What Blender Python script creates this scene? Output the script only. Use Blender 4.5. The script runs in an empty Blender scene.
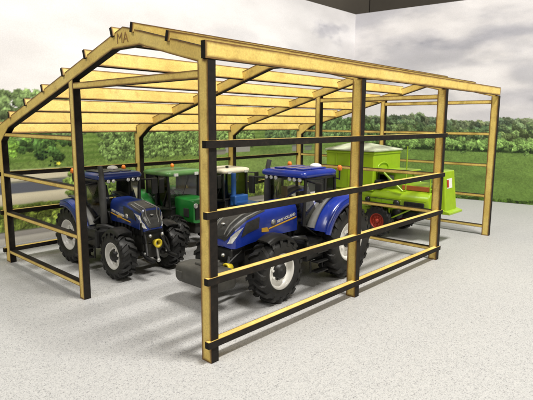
import bpy, bmesh, math, random
import numpy as np
from mathutils import Vector, Matrix
random.seed(7); RNG = np.random.default_rng(11)
U = 0.15            # one shed bay in metres (the shed is a small scale model)
KM = 1 / 4.8        # one full-size metre in bays (1:32 models)
PI = math.pi
scene = bpy.context.scene
col = scene.collection

# ------------------------------------------------------------------ materials
def new_mat(name):
    m = bpy.data.materials.new(name); m.use_nodes = True
    nt = m.node_tree; nt.nodes.clear()
    out = nt.nodes.new('ShaderNodeOutputMaterial'); b = nt.nodes.new('ShaderNodeBsdfPrincipled')
    nt.links.new(b.outputs[0], out.inputs[0])
    return m, nt, b, out

def noise(nt, scale, detail=3, rough=.55, vec=None, coord='Object', stretch=None):
    tc = nt.nodes.new('ShaderNodeTexCoord'); n = nt.nodes.new('ShaderNodeTexNoise')
    n.inputs['Scale'].default_value = scale; n.inputs['Detail'].default_value = detail
    n.inputs['Roughness'].default_value = rough
    src = tc.outputs[coord]
    if stretch:
        mp = nt.nodes.new('ShaderNodeMapping'); mp.inputs['Scale'].default_value = stretch
        nt.links.new(src, mp.inputs[0]); src = mp.outputs[0]
    nt.links.new(src, n.inputs['Vector'])
    return n

def ramp(nt, src, stops):
    r = nt.nodes.new('ShaderNodeValToRGB'); e = r.color_ramp.elements
    while len(e) > 1: e.remove(e[-1])
    e[0].position, e[0].color = stops[0][0], (*stops[0][1], 1)
    for p, c in stops[1:]:
        k = e.new(p); k.color = (*c, 1)
    nt.links.new(src, r.inputs[0]); return r

def mixc(nt, fac, a, b, mode='MIX'):
    m = nt.nodes.new('ShaderNodeMix'); m.data_type = 'RGBA'; m.blend_type = mode
    for sock, v in ((m.inputs[0], fac), (m.inputs[6], a), (m.inputs[7], b)):
        if hasattr(v, 'links') or hasattr(v, 'is_linked'): nt.links.new(v, sock)
        else: sock.default_value = v if not isinstance(v, tuple) else (*v, 1) if len(v) == 3 else v
    return m.outputs[2]

def plain(name, c, rough=.5, metal=0, coat=0, var=.18, scale=160, bump=0.0, spec=.5):
    m, nt, b, out = new_mat(name)
    n = noise(nt, scale, 4)
    r = ramp(nt, n.outputs[0], [(.3, tuple(x * (1 - var) for x in c)), (.7, tuple(min(1, x * (1 + var)) for x in c))])
    nt.links.new(r.outputs[0], b.inputs['Base Color'])
    b.inputs['Metallic'].default_value = metal; b.inputs['Coat Weight'].default_value = coat
    b.inputs['Coat Roughness'].default_value = .12; b.inputs['Specular IOR Level'].default_value = spec
    n2 = noise(nt, scale * .6, 5)
    rr = ramp(nt, n2.outputs[0], [(.25, (rough * .8,) * 3), (.75, (min(1, rough * 1.25),) * 3)])
    nt.links.new(rr.outputs[0], b.inputs['Roughness'])
    if bump:
        bp = nt.nodes.new('ShaderNodeBump'); bp.inputs['Strength'].default_value = bump; bp.inputs['Distance'].default_value = .0004
        nt.links.new(n.outputs[0], bp.inputs['Height']); nt.links.new(bp.outputs[0], b.inputs['Normal'])
    return m

def board_mat():
    """laser-cut fibreboard: tan face, scorched brown towards every cut (attribute 'char')"""
    m, nt, b, out = new_mat('fibreboard_face')
    big = noise(nt, 28, 4, .6); fine = noise(nt, 900, 3, .7)
    base = ramp(nt, big.outputs[0], [(.3, (.70, .49, .125)), (.52, (.84, .635, .18)), (.75, (.90, .715, .25))])
    fr = ramp(nt, fine.outputs[0], [(.3, (.82, .79, .73)), (.7, (1.08, 1.08, 1.08))])
    c1 = mixc(nt, 1.0, base.outputs[0], fr.outputs[0], 'MULTIPLY')
    at = nt.nodes.new('ShaderNodeAttribute'); at.attribute_name = 'char'
    nz = noise(nt, 120, 4, .6)
    ad = nt.nodes.new('ShaderNodeMath'); ad.operation = 'MULTIPLY_ADD'
    nt.links.new(nz.outputs[0], ad.inputs[0]); ad.inputs[1].default_value = .7; nt.links.new(at.outputs['Fac'], ad.inputs[2])
    cr = ramp(nt, ad.outputs[0], [(.36, (0, 0, 0)), (.62, (.26, .26, .26)), (.95, (.70, .70, .70)), (1.2, (.95, .95, .95))])
    sp = noise(nt, 75, 5, .7); spr = ramp(nt, sp.outputs[0], [(.56, (0, 0, 0)), (.70, (.48, .48, .48))])
    c1 = mixc(nt, spr.outputs[0], c1, (.36, .20, .045))
    c2 = mixc(nt, cr.outputs[0], c1, (.17, .080, .018))
    nt.links.new(c2, b.inputs['Base Color']); b.inputs['Roughness'].default_value = .62
    bp = nt.nodes.new('ShaderNodeBump'); bp.inputs['Strength'].default_value = .15; bp.inputs['Distance'].default_value = .0003
    nt.links.new(fine.outputs[0], bp.inputs['Height']); nt.links.new(bp.outputs[0], b.inputs['Normal'])
    return m

def char_mat():
    m, nt, b, out = new_mat('laser_charred_edge')
    n = noise(nt, 260, 5, .65)
    r = ramp(nt, n.outputs[0], [(.3, (.006, .0048, .0036)), (.6, (.015, .0115, .0085)), (.85, (.045, .030, .017))])
    nt.links.new(r.outputs[0], b.inputs['Base Color']); b.inputs['Roughness'].default_value = .75; b.inputs['Specular IOR Level'].default_value = .25
    bp = nt.nodes.new('ShaderNodeBump'); bp.inputs['Strength'].default_value = .4; bp.inputs['Distance'].default_value = .0003
    nt.links.new(n.outputs[0], bp.inputs['Height']); nt.links.new(bp.outputs[0], b.inputs['Normal'])
    return m

def floor_mat():
    """pale board with a fine grit print"""
    m, nt, b, out = new_mat('speckled_floor')
    tc = nt.nodes.new('ShaderNodeTexCoord'); big = noise(nt, 5, 3)
    def cells(scale, stops):
        v = nt.nodes.new('ShaderNodeTexVoronoi'); v.inputs['Scale'].default_value = scale; nt.links.new(tc.outputs['Object'], v.inputs['Vector'])
        sp = nt.nodes.new('ShaderNodeSeparateColor'); nt.links.new(v.outputs['Color'], sp.inputs[0]); return ramp(nt, sp.outputs[0], stops)
    a = cells(2700, [(.0, (.18, .18, .185)), (.06, (.27, .27, .275)), (.13, (.40, .40, .40)), (.45, (.465, .463, .458)), (1, (.525, .522, .512))])
    c2 = cells(1350, [(.0, (.66, .66, .67)), (.05, (.84, .84, .84)), (.10, (.96, .96, .96)), (1, (1.03, 1.03, 1.02))])
    c = mixc(nt, 1.0, a.outputs[0], c2.outputs[0], 'MULTIPLY')
    r3 = ramp(nt, big.outputs[0], [(.3, (.95, .95, .96)), (.7, (1.03, 1.03, 1.02))])
    c = mixc(nt, 1.0, c, r3.outputs[0], 'MULTIPLY')
    nt.links.new(c, b.inputs['Base Color']); b.inputs['Roughness'].default_value = .55
    b.inputs['Specular IOR Level'].default_value = .35
    return m

def print_mat():
    m, nt, b, out = new_mat('printed_landscape')
    at = nt.nodes.new('ShaderNodeAttribute'); at.attribute_name = 'print'
    n = noise(nt, 700, 2)
    r = ramp(nt, n.outputs[0], [(.3, (.95,) * 3), (.7, (1.04,) * 3)])
    c = mixc(nt, 1.0, at.outputs['Color'], r.outputs[0], 'MULTIPLY')
    nt.links.new(c, b.inputs['Base Color']); b.inputs['Roughness'].default_value = .6
    b.inputs['Specular IOR Level'].default_value = .25
    return m

def glass_mat():
    m, nt, b, out = new_mat('cab_glass')
    nt.nodes.remove(b)
    tr = nt.nodes.new('ShaderNodeBsdfTransparent'); tr.inputs[0].default_value = (.955, .965, .95, 1)
    gl = nt.nodes.new('ShaderNodeBsdfGlossy'); gl.inputs['Roughness'].default_value = .08
    fr = nt.nodes.new('ShaderNodeFresnel'); fr.inputs[0].default_value = 1.45
    mx = nt.nodes.new('ShaderNodeMixShader')
    nt.links.new(fr.outputs[0], mx.inputs[0]); nt.links.new(tr.outputs[0], mx.inputs[1]); nt.links.new(gl.outputs[0], mx.inputs[2])
    nt.links.new(mx.outputs[0], out.inputs[0])
    return m

M = dict(
    board=board_mat(), char=char_mat(), floor=floor_mat(), print=print_mat(), glass=glass_mat(),
    blue=plain('bright_blue_paint', (.010, .034, .31), .3, coat=.5, var=.08),
    navy=plain('deep_blue_paint', (.010, .030, .18), .32, coat=.5, var=.1),
    oldblue=plain('mid_blue_paint', (.02, .09, .30), .35, coat=.3, var=.1),
    green=plain('tractor_green_paint', (.014, .20, .03), .35, coat=.4, var=.1),
    roofgreen=plain('pale_green_paint', (.11, .25, .075), .35, coat=.3, var=.1),
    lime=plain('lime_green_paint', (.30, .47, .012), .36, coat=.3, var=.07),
    limedark=plain('dark_lime_plastic', (.22, .36, .01), .45, var=.1),  # a darker lime for seams, lower panels, housing and platform
    cream=plain('cream_paint', (.72, .66, .50), .4, var=.06),
    white=plain('white_paint', (.78, .77, .73), .35, coat=.2, var=.05),
    silver=plain('bare_metal', (.55, .55, .53), .35, metal=.8, var=.15),
    rubber=plain('tyre_rubber', (.011, .011, .0105), .55, var=.35, scale=300, bump=.3),
    black=plain('black_plastic', (.012, .012, .012), .42, var=.25, scale=220),
    darkgrey=plain('dark_grey_plastic', (.045, .045, .042), .5, var=.25),
    grille=plain('grille_mesh_grey', (.028, .028, .027), .38, var=.3, scale=400, bump=.3),
    iron=plain('grey_black_cast_iron', (.026, .025, .021), .6, var=.35, scale=90, bump=.5),
    yellow=plain('yellow_paint', (.72, .56, .03), .4, var=.08),
    gold=plain('ochre_yellow_decal', (.75, .42, .04), .4, var=.05),
    red=plain('red_paint', (.42, .045, .022), .4, var=.12),
    brick=plain('orange_red_decal', (.48, .13, .04), .5, var=.15),
    orange=plain('amber_plastic', (.85, .22, .02), .25, coat=.3, var=.05),
    weight=plain('rubbery_grey_iron', (.060, .058, .050), .6, var=.3, scale=120, bump=.4),
    midgrey=plain('mid_grey_plastic', (.16, .16, .15), .5, var=.2),
    lamp=plain('clear_headlight', (.72, .72, .68), .12, metal=.35, coat=.8, var=.2, scale=500),
    seat=plain('seat_fabric', (.05, .05, .055), .8, var=.3),
    tan=plain('tan_trim', (.40, .27, .12), .6, var=.15),
    lid=plain('off_white_cover', (.50, .55, .40), .55, var=.3, scale=70),
    wall=plain('dark_room_wall', (.055, .047, .036), .8, var=.12, scale=12),
    mark=plain('burnt_lettering', (.33, .19, .06), .7, var=.2),
)

# ------------------------------------------------------------------ mesh builder
class MB:
    def __init__(s): s.v = []; s.f = []; s.mi = []; s.sm = []; s.ch = {}
    def add(s, vs, fs, mi=0, smooth=False):
        o = len(s.v); s.v += [tuple(map(float, p)) for p in vs]
        for f in fs: s.f.append([i + o for i in f]); s.mi.append(mi); s.sm.append(smooth)
        return s
    def box(s, x0, x1, y0, y1, z0, z1, mi=0):
        vs = [(x, y, z) for x in (x0, x1) for y in (y0, y1) for z in (z0, z1)]
        return s.add(vs, [(0, 1, 3, 2), (4, 6, 7, 5), (0, 4, 5, 1), (2, 3, 7, 6), (0, 2, 6, 4), (1, 5, 7, 3)], mi)
    def rbox(s, x0, x1, y0, y1, z0, z1, r, mi=0, seg=2):
        bm = bmesh.new(); bmesh.ops.create_cube(bm, size=1)
        for v in bm.verts:
            v.co = Vector(((x0 + x1) / 2 + v.co.x * (x1 - x0), (y0 + y1) / 2 + v.co.y * (y1 - y0), (z0 + z1) / 2 + v.co.z * (z1 - z0)))
        bmesh.ops.bevel(bm, geom=list(bm.edges), offset=r, segments=seg, affect='EDGES', profile=.5)
        return s.frombm(bm, mi)
    def frombm(s, bm, mi=0, smooth=False):
        bm.verts.index_update()
        s.add([v.co[:] for v in bm.verts], [[v.index for v in f.verts] for f in bm.faces], mi, smooth); bm.free(); return s
    def hull(s, pts, mi=0, bev=0):
        bm = bmesh.new()
        for p in pts: bm.verts.new(p)
        bmesh.ops.convex_hull(bm, input=list(bm.verts))
        bmesh.ops.delete(bm, geom=[v for v in bm.verts if not v.link_faces], context='VERTS')
        bmesh.ops.dissolve_limit(bm, angle_limit=.02, verts=bm.verts, edges=bm.edges)
        if bev: bmesh.ops.bevel(bm, geom=list(bm.edges), offset=bev, segments=2, affect='EDGES', profile=.5)
        return s.frombm(bm, mi)
    def prism(s, poly, axis, a0, a1, mi=0, bev=0):
        """extrude 2-D outline along axis ('x': poly=(y,z); 'y': poly=(x,z); 'z': poly=(x,y))"""
        bm = bmesh.new()
        def P(p, a): return {'x': (a, p[0], p[1]), 'y': (p[0], a, p[1]), 'z': (p[0], p[1], a)}[axis]
        v0 = [bm.verts.new(P(p, a0)) for p in poly]; v1 = [bm.verts.new(P(p, a1)) for p in poly]
        n = len(poly)
        bm.faces.new(v0); bm.faces.new(v1[::-1])
        for i in range(n): bm.faces.new((v0[i], v1[i], v1[(i + 1) % n], v0[(i + 1) % n]))
        bmesh.ops.recalc_face_normals(bm, faces=bm.faces)
        if bev: bmesh.ops.bevel(bm, geom=list(bm.edges), offset=bev, segments=2, affect='EDGES', profile=.5)
        return s.frombm(bm, mi)
    def tube(s, pts, r, n=8, mi=0, caps=True):
        pts = [Vector(p) for p in pts]; rs = r if isinstance(r, (list, tuple)) else [r] * len(pts)
        rings = []; prev = None
        for i, p in enumerate(pts):
            d = (pts[min(i + 1, len(pts) - 1)] - pts[max(i - 1, 0)]).normalized()
            if prev is None:
                a = Vector((0, 0, 1)) if abs(d.z) < .9 else Vector((1, 0, 0)); u = d.cross(a).normalized()
            else: u = (prev - d * prev.dot(d)).normalized()
            prev = u; w = d.cross(u)
            rings.append([p + (u * math.cos(2 * PI * k / n) + w * math.sin(2 * PI * k / n)) * rs[i] for k in range(n)])
        vs = [v for g in rings for v in g]; fs = []
        for i in range(len(pts) - 1):
            for k in range(n):
                a = i * n + k; b = i * n + (k + 1) % n; fs.append((a, b, b + n, a + n))
        s.add(vs, fs, mi, True)
        if caps: s.add(rings[0], [list(range(n))[::-1]], mi); s.add(rings[-1], [list(range(n))], mi)
        return s
    def lathe(s, prof, n=48, mi=0, axis='y', c=(0, 0, 0), smooth=True, a0=0, a1=2 * PI):
        """prof: (axial, radius)"""
        full = abs(a1 - a0 - 2 * PI) < 1e-6; m = n if full else n + 1
        vs = []
        for k in range(m):
            t = a0 + (a1 - a0) * k / n; ct, st = math.cos(t), math.sin(t)
            for a, r in prof:
                p = {'y': (r * ct, a, r * st), 'x': (a, r * ct, r * st), 'z': (r * ct, r * st, a)}[axis]
                vs.append((p[0] + c[0], p[1] + c[1], p[2] + c[2]))
        L = len(prof); fs = []
        for k in range(n):
            for j in range(L - 1):
                a = k * L + j; b = ((k + 1) % m) * L + j; fs.append((a, b, b + 1, a + 1))
        return s.add(vs, fs, mi, smooth)
    def sphere(s, c, r, mi=0, sc=(1, 1, 1), n=14):
        prof = [(math.sin(-PI / 2 + PI * i / n) * r * sc[2], math.cos(-PI / 2 + PI * i / n) * r) for i in range(n + 1)]
        o = len(s.v); s.lathe(prof, n * 2, mi, 'z', c)
        for i in range(o, len(s.v)):
            p = s.v[i]; s.v[i] = (c[0] + (p[0] - c[0]) * sc[0], c[1] + (p[1] - c[1]) * sc[1], p[2])
        return s
    def grid(s, rows, mi=0, smooth=True, closed=False):
        n = len(rows[0]); vs = [p for r in rows for p in r]; fs = []
        for i in range(len(rows) - 1):
            for k in range(n if closed else n - 1):
                a = i * n + k; b = i * n + (k + 1) % n; fs.append((a, b, b + n, a + n))
        return s.add(vs, fs, mi, smooth)
    def move(s, mat):
        s.v = [tuple(mat @ Vector(p)) for p in s.v]; return s
    def build(s, name, mats, parent=None, k=U, fix=True):
        me = bpy.data.meshes.new(name)
        me.from_pydata([(x * k, y * k, z * k) for x, y, z in s.v], [], s.f)
        for m in (mats if isinstance(mats, (list, tuple)) else [mats]): me.materials.append(M[m] if isinstance(m, str) else m)
        me.polygons.foreach_set('material_index', s.mi); me.polygons.foreach_set('use_smooth', s.sm)
        if fix:
            bm = bmesh.new(); bm.from_mesh(me); bmesh.ops.recalc_face_normals(bm, faces=bm.faces); bm.to_mesh(me); bm.free()
        o = bpy.data.objects.new(name, me); col.objects.link(o)
        if parent: o.parent = parent
        return o

def thing(name, label, cat, loc=(0, 0, 0), rz=0, group=None):
    o = bpy.data.objects.new(name, None); col.objects.link(o); o.empty_display_size = .02
    o.location = [c * U for c in loc]; o.rotation_euler = (0, 0, rz)
    o['label'] = label; o['category'] = cat
    if group: o['group'] = group
    return o
def part(name, parent, loc=(0, 0, 0), k=U, rz=0):
    o = bpy.data.objects.new(name, None); col.objects.link(o); o.parent = parent; o.empty_display_size = .01
    o.location = [c * k for c in loc]; o.rotation_euler = (0, 0, rz); return o

def text_mb(txt, size, depth, bold=0.0, shear=0.0):
    cu = bpy.data.curves.new('t', 'FONT'); cu.body = txt; cu.size = size; cu.extrude = depth; cu.offset = bold; cu.shear = shear
    cu.resolution_u = 3
    o = bpy.data.objects.new('t', cu); col.objects.link(o)
    dg = bpy.context.evaluated_depsgraph_get(); me = o.evaluated_get(dg).to_mesh()
    mb = MB(); mb.add([v.co[:] for v in me.vertices], [list(p.vertices) for p in me.polygons])
    o.evaluated_get(dg).to_mesh_clear(); bpy.data.objects.remove(o); bpy.data.curves.remove(cu)
    return mb

# ------------------------------------------------------------------ laser-cut sheets (bay units)
def sheet(name, poly, axis, a0, a1, parent, inset=.0145, joint=(), tilt=None):
    """flat piece cut from board: the two faces are board with a scorched rim, the cut sides are char;
    joint: numbers of the outline edges where the sheet runs on uncut into its neighbour"""
    n = len(poly); ar = sum(poly[i][0] * poly[(i + 1) % n][1] - poly[(i + 1) % n][0] * poly[i][1] for i in range(n))
    sg = 1 if ar > 0 else -1
    def line(i):
        (ax, ay), (bx, by) = poly[i], poly[(i + 1) % n]; dx, dy = bx - ax, by - ay; l = math.hypot(dx, dy); dx /= l; dy /= l
        d = 0 if i in joint else inset; return ax - dy * d * sg, ay + dx * d * sg, dx, dy
    inner = []
    for i in range(n):
        ax, ay, adx, ady = line(i - 1 if i else n - 1); bx, by, bdx, bdy = line(i)
        den = adx * bdy - ady * bdx
        if abs(den) < 1e-4: inner.append((bx, by))
        else:
            t = ((bx - ax) * bdy - (by - ay) * bdx) / den; inner.append((ax + adx * t, ay + ady * t))
    def P(p, a): return {'x': (a, p[0], p[1]), 'y': (p[0], a, p[1]), 'z': (p[0], p[1], a)}[axis]
    bm = bmesh.new(); lay = bm.verts.layers.float.new('char'); rings = []
    for a in (a0, a1):
        o = [bm.verts.new(Vector(P(p, a)) * U) for p in poly]; q = [bm.verts.new(Vector(P(p, a)) * U) for p in inner]
        for v in o: v[lay] = 1.0
        bm.faces.new(q)
        for i in range(n):
            if i not in joint: bm.faces.new((o[i], o[(i + 1) % n], q[(i + 1) % n], q[i]))
        rings.append(o)
    for i in range(n):
        f = bm.faces.new((rings[0][i], rings[1][i], rings[1][(i + 1) % n], rings[0][(i + 1) % n])); f.material_index = 1
    bmesh.ops.recalc_face_normals(bm, faces=bm.faces)
    if tilt:                              # lean the board about its long (x) axis through (y, z)
        mt = Matrix.Translation((0, tilt[0] * U, tilt[1] * U)) @ Matrix.Rotation(tilt[2], 4, 'X') @ Matrix.Translation((0, -tilt[0] * U, -tilt[1] * U))
    # the two board faces look outwards along the axis
    k = 'xyz'.index(axis)
    for f in bm.faces:
        if f.material_index == 0:
            c = f.calc_center_median()[k]; want = 1 if abs(c - a1 * U) < 1e-7 else -1
            if (a1 < a0): want = -want
            if f.normal[k] * want < 0: f.normal_flip()
    if tilt: bm.transform(mt)
    me = bpy.data.meshes.new(name); bm.to_mesh(me); bm.free()
    me.materials.append(M['board']); me.materials.append(M['char'])
    o = bpy.data.objects.new(name, me); col.objects.link(o); o.parent = parent
    return o
def rect(a0, a1, b0, b1): return [(a0, b0), (a1, b0), (a1, b1), (a0, b1)]

def rtop(y): return 1.306 - .2825 * (y - .537) if y > .537 else 1.306 - .25 * (.537 - y)
W, T = 2.054, .037
RAIL_Z = (.0735, .327, .578, .831)

def build_shed():
    shed = thing('model_shed', 'open laser-cut fibreboard shed frame with yellow faces and scorched black edges', 'shed', (0, 0, 0))
    raft = [(0, 1.12), (0, 1.133), (.0235, 1.133), (.0235, rtop(.0235)), (.537, 1.306), (2.022, rtop(2.022)), (2.022, .83), (W, .83), (W, .76), (1.988, .76), (1.988, .79),
            (1.86, rtop(1.86) - .058), (.623, 1.2215), (.417, 1.2205), (.216, 1.168), (.056, 1.128), (.056, 1.12)]
    for k in range(4):
        fr = part('portal_frame', shed)
        x0, x1 = k * 1.0, k * 1.0 + T
        sheet('rafter', raft, 'x', x0, x1, fr, .0108, (8, 16))
        sheet('post', rect(0, .056, 0, 1.12), 'x', x0, x1, fr, joint=(2,))
        sheet('post', rect(1.988, W, 0, .76), 'x', x0, x1, fr, joint=(2,))
        if k != 1:
            sheet('middle_post', [(1.0, 0), (1.046, 0), (1.046, rtop(1.046) - .06), (1.0, rtop(1.0) - .06)], 'x', x0, x1, fr, joint=(2,))
            sheet('tie_beam', rect(.056, 1.0, 1.070, 1.100), 'x', x0 + .001, x1 - .001, fr, .009, (1, 3))
        for z in RAIL_Z:
            if k in (0, 3): sheet('gable_rail', rect(1.046, 1.988, z - .011, z + .011), 'x', x0 + .001, x1 - .001, fr, .006, (1, 3))
            if k == 3 or (k == 2 and z < .7): sheet('gable_rail', rect(.056, 1.0, z - .011, z + .011), 'x', x0 + .001, x1 - .001, fr, .006, (1, 3))
        if k == 0:
            mb = text_mb('MA', .062, .0012, -.0004)
            # lies in the frame's front face: text x runs towards -Y, text y up
            mb.move(Matrix(((0, 0, -1, -.0006), (-1, 0, 0, .585), (0, 1, 0, 1.240), (0, 0, 0, 1))))
            mb.build('burnt_lettering', 'mark', fr)
    # roof purlins, boards on edge let into the rafters
    for y in (.46, .222, .611, .857, 1.090, 1.332, 1.570, 1.812):
        zr = rtop(y); zt, zb = zr + .026, zr - .047
        sheet('purlin', [(-.010, zr - .014), (.018, zr - .014), (.018, zb), (3.055, zb), (3.055, zt), (-.010, zt)], 'y', y - .009, y + .009, shed, .010, tilt=(y, zr, -math.atan(.2825) if y > .537 else math.atan(.25)))
    sheet('eave_beam', rect(-.012, 3.022, 1.1355, 1.196), 'y', -.0025, .0215, shed)
    sheet('eave_beam', rect(-.012, 3.050, .834, .908), 'y', W - .022, W - .004, shed, tilt=(W - .01, .87, -math.atan(.2825)))
    # side rails laid flat, ends let into the outer half of the end posts
    for i, z in enumerate(RAIL_Z):
        z += (.004, 0, 0, .006)[i]
        sheet('side_rail', [(-.017, -.006), (2.050, -.006), (2.050, .017), (2.019, .017), (2.019, .028), (.019, .028), (.019, .017), (-.017, .017)], 'z', z - .0135, z + .0135, shed, .0055)
        if i < 3:
            sheet('side_rail', [(-.017, W + .006), (3.05, W + .006), (3.05, W - .017), (3.019, W - .017), (3.019, W - .028), (.019, W - .028), (.019, W - .017), (-.017, W - .017)], 'z', z - .0135, z + .0135, shed, .0055)
    return shed

# ------------------------------------------------------------------ wheels (real metres, scaled by KM)
K = U * KM
def wheel(parent, name, x, y, z, r, w, rr, side, rimmat, lugs=18, rz=0, hubmat='black', lugh=.07, hub_r=.30, lead=1):
    """side +1: outer face towards +y"""
    wh = part(name, parent, (x, y, z), K, rz)
    s = side; b = r - lugh
    prof = [(-.40, rr * 1.0), (-.47, rr * 1.12), (-.50, (rr + b) / 2), (-.47, b * .95), (-.40, b * .985), (-.2, b), (0, b * 1.003),
            (.2, b), (.40, b * .985), (.47, b * .95), (.50, (rr + b) / 2), (.47, rr * 1.12), (.40, rr * 1.0)]
    ty = MB(); ty.lathe([(a * w, q) for a, q in prof], 64)
    for sd in (-1, 1):
        for i in range(lugs):
            t0 = 2 * PI * (i + (.5 if sd > 0 else 0)) / lugs
            # the bar sweeps back from the middle of the tread to the shoulder
            rows = []
            for (fa, ft, top, bt) in ((.02, 0, r * .995, b * .97), (.16, .10, r, b * .97), (.30, .24, r * .998, b * .96), (.44, .40, r * .975, b * .93), (.505, .50, r * .91, b * .87)):
                hw = .5 * (2 * PI / lugs) * .36 * (1.0 + .3 * fa); t = t0 + lead * ft * 2 * PI / lugs * 1.1
                a = sd * fa * w
                def p(tt, rad): return (rad * math.cos(tt), a, rad * math.sin(tt))
                rows.append([p(t - hw, bt), p(t - hw * .8, top), p(t + hw * .8, top), p(t + hw, bt)])
            ty.grid(rows, smooth=False, closed=True); 
            ty.add(rows[0], [(0, 1, 2, 3)]); ty.add(rows[-1], [(0, 1, 2, 3)])
    ty.build('tyre', 'rubber', wh, K)
    rm = MB()
    rm.lathe([(s * a * w, q * rr) for a, q in ((.385, 1.03), (.425, 1.03), (.425, .985), (.40, .93), (.30, .90), (.20, .84), (.17, .74), (.235, .62), (.25, .50), (.24, .3), (.24, .001))], 56)
    for i in range(8):
        t = 2 * PI * i / 8 + .2; c = (rr * .56 * math.cos(t), s * w * .245, rr * .56 * math.sin(t))
        rm.lathe([(s * .0, .035), (s * .035, .035), (s * .035, .001)], 6, c=c, smooth=False)
    rm.lathe([(-s * .39 * w, rr * 1.02), (-s * .3 * w, rr * .9), (-s * .1 * w, rr * .85), (-s * .1 * w, .001)], 40)
    rm.build('rim', rimmat, wh, K)
    hb = MB(); h = hub_r * rr
    hb.lathe([(s * .20 * w, h * 1.25), (s * .27 * w, h * 1.25), (s * .285 * w, h), (s * .40 * w, h * .95), (s * .44 * w, h * .8), (s * .44 * w, h * .45), (s * .47 * w, h * .4), (s * .47 * w, .001)], 24)
    hb.build('hub', hubmat, wh, K)
    return wh

def superel(w, zb, zt, t, p=.45, flat=.0):
    """closed section; t in [-1,1]: -1 left bottom, 0 top centre, 1 right bottom"""
    a = t * PI * .5 * 1.0
    s, c = math.sin(a), math.cos(a)
    y = -w * math.copysign(abs(s) ** p, s)          # left (+y) for t<0
    z = zb + (zt - zb) * abs(c) ** p
    return y, z

class Hood:
    """stations: (x, half width, z bottom, z top); the surface is S(x, t)"""
    def __init__(s, st, p=.45): s.st = st; s.p = p
    def sec(s, x):
        st = s.st
        for a, b in zip(st, st[1:]):
            if a[0] <= x <= b[0]:
                f = (x - a[0]) / (b[0] - a[0]); return [a[i] + (b[i] - a[i]) * f for i in range(1, 4)]
        return st[-1][1:] if x > st[-1][0] else st[0][1:]
    def S(s, x, t, off=0):
        w, zb, zt = s.sec(x); y, z = superel(w, zb, zt, t, s.p)
        v = Vector((x, y, z))
        if off:
            y1, z1 = superel(w, zb, zt, t + .01, s.p); x2 = x + .02; w2, zb2, zt2 = s.sec(x2); y2, z2 = superel(w2, zb2, zt2, t, s.p)
            n = Vector((0, y1 - y, z1 - z)).cross(Vector((.02, y2 - y, z2 - z)))
            if n.length > 1e-9:
                n.normalize()
                if n.dot(Vector((.3, y, .6 * (z - zb)))) < 0: n = -n
                v += n * off
        return v
    def body(s, nx=40, nt=36):
        mb = MB(); x0, x1 = s.st[0][0], s.st[-1][0]
        xs = sorted(set([x1 - (x1 - x0) * (1 - i / nx) ** 1.8 for i in range(nx + 1)] + [q[0] for q in s.st]))
        rows = [[s.S(x, -1 + 2 * k / nt) for k in range(nt + 1)] for x in xs]
        mb.grid(rows, smooth=True)
        mb.add(rows[0], [list(range(nt + 1))]); mb.add(rows[-1], [list(range(nt + 1))])
        for r_ in (0,):  # underside
            mb.grid([[r[0] for r in rows], [r[-1] for r in rows]], smooth=False)
        return mb
    def patch(s, corner, off=.014, n=14, m=14, mi=0, mb=None, ease=1.0):
        """corner: function (u,v)->(x,t), thin raised panel"""
        mb = mb or MB()
        E = [1 - (1 - i / n) ** ease for i in range(n + 1)]
        rows = [[s.S(*corner(e, k / m), off) for k in range(m + 1)] for e in E]
        base = [[s.S(*corner(e, k / m), -.01) for k in range(m + 1)] for e in E]
        mb.grid(rows, mi=mi)
        rim = [rows[0], base[0]], [rows[-1], base[-1]], [[r[0] for r in rows], [r[0] for r in base]], [[r[-1] for r in rows], [r[-1] for r in base]]
        for r in rim: mb.grid(list(r), mi=mi, smooth=False)
        return mb
def quad(a, b, c, d):
    """bilinear (x,t) patch"""
    return lambda u, v: tuple((a[i] * (1 - u) + b[i] * u) * (1 - v) + (d[i] * (1 - u) + c[i] * u) * v for i in (0, 1))

def smooth_loft(mb, secs, mi=0):
    mb.grid(secs, mi=mi, closed=True); mb.add(secs[0], [list(range(len(secs[0])))], mi); mb.add(secs[-1], [list(range(len(secs[0])))], mi); return mb

def roundrect(hx, hy, r, n=5):
    pts = []
    for cx, cy, a0 in ((hx - r, hy - r, 0), (-hx + r, hy - r, PI / 2), (-hx + r, -hy + r, PI), (hx - r, -hy + r, 1.5 * PI)):
        for i in range(n + 1):
            a = a0 + PI / 2 * i / n; pts.append((cx + r * math.cos(a), cy + r * math.sin(a)))
    return pts

# ------------------------------------------------------------------ modern tractor
def fender_arc(mb, cx, cz, r, y0, y1, a0, a1, th=.05, n=24, flare=.0, mi=0):
    """curved mudguard, closed section swept round the axle"""
    rows = []
    for i in range(n + 1):
        a = a0 + (a1 - a0) * i / n; c, s = math.cos(a), math.sin(a)
        m = .5 * (y0 + y1); h = .5 * (y1 - y0)
        prof = [(y0, r - th), (y0, r - .03), (y0 + .06 * (1 if h > 0 else -1), r + .02), (m, r + .03), (y1 - .08 * (1 if h > 0 else -1), r + .01), (y1, r - .05), (y1, r - .16), (y1 - .03 * (1 if h > 0 else -1), r - .16), (y1 - .04 * (1 if h > 0 else -1), r - th)]
        rows.append([(cx + q * c, y, cz + q * s) for y, q in prof])
    smooth_loft(mb, rows, mi); return mb

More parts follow.
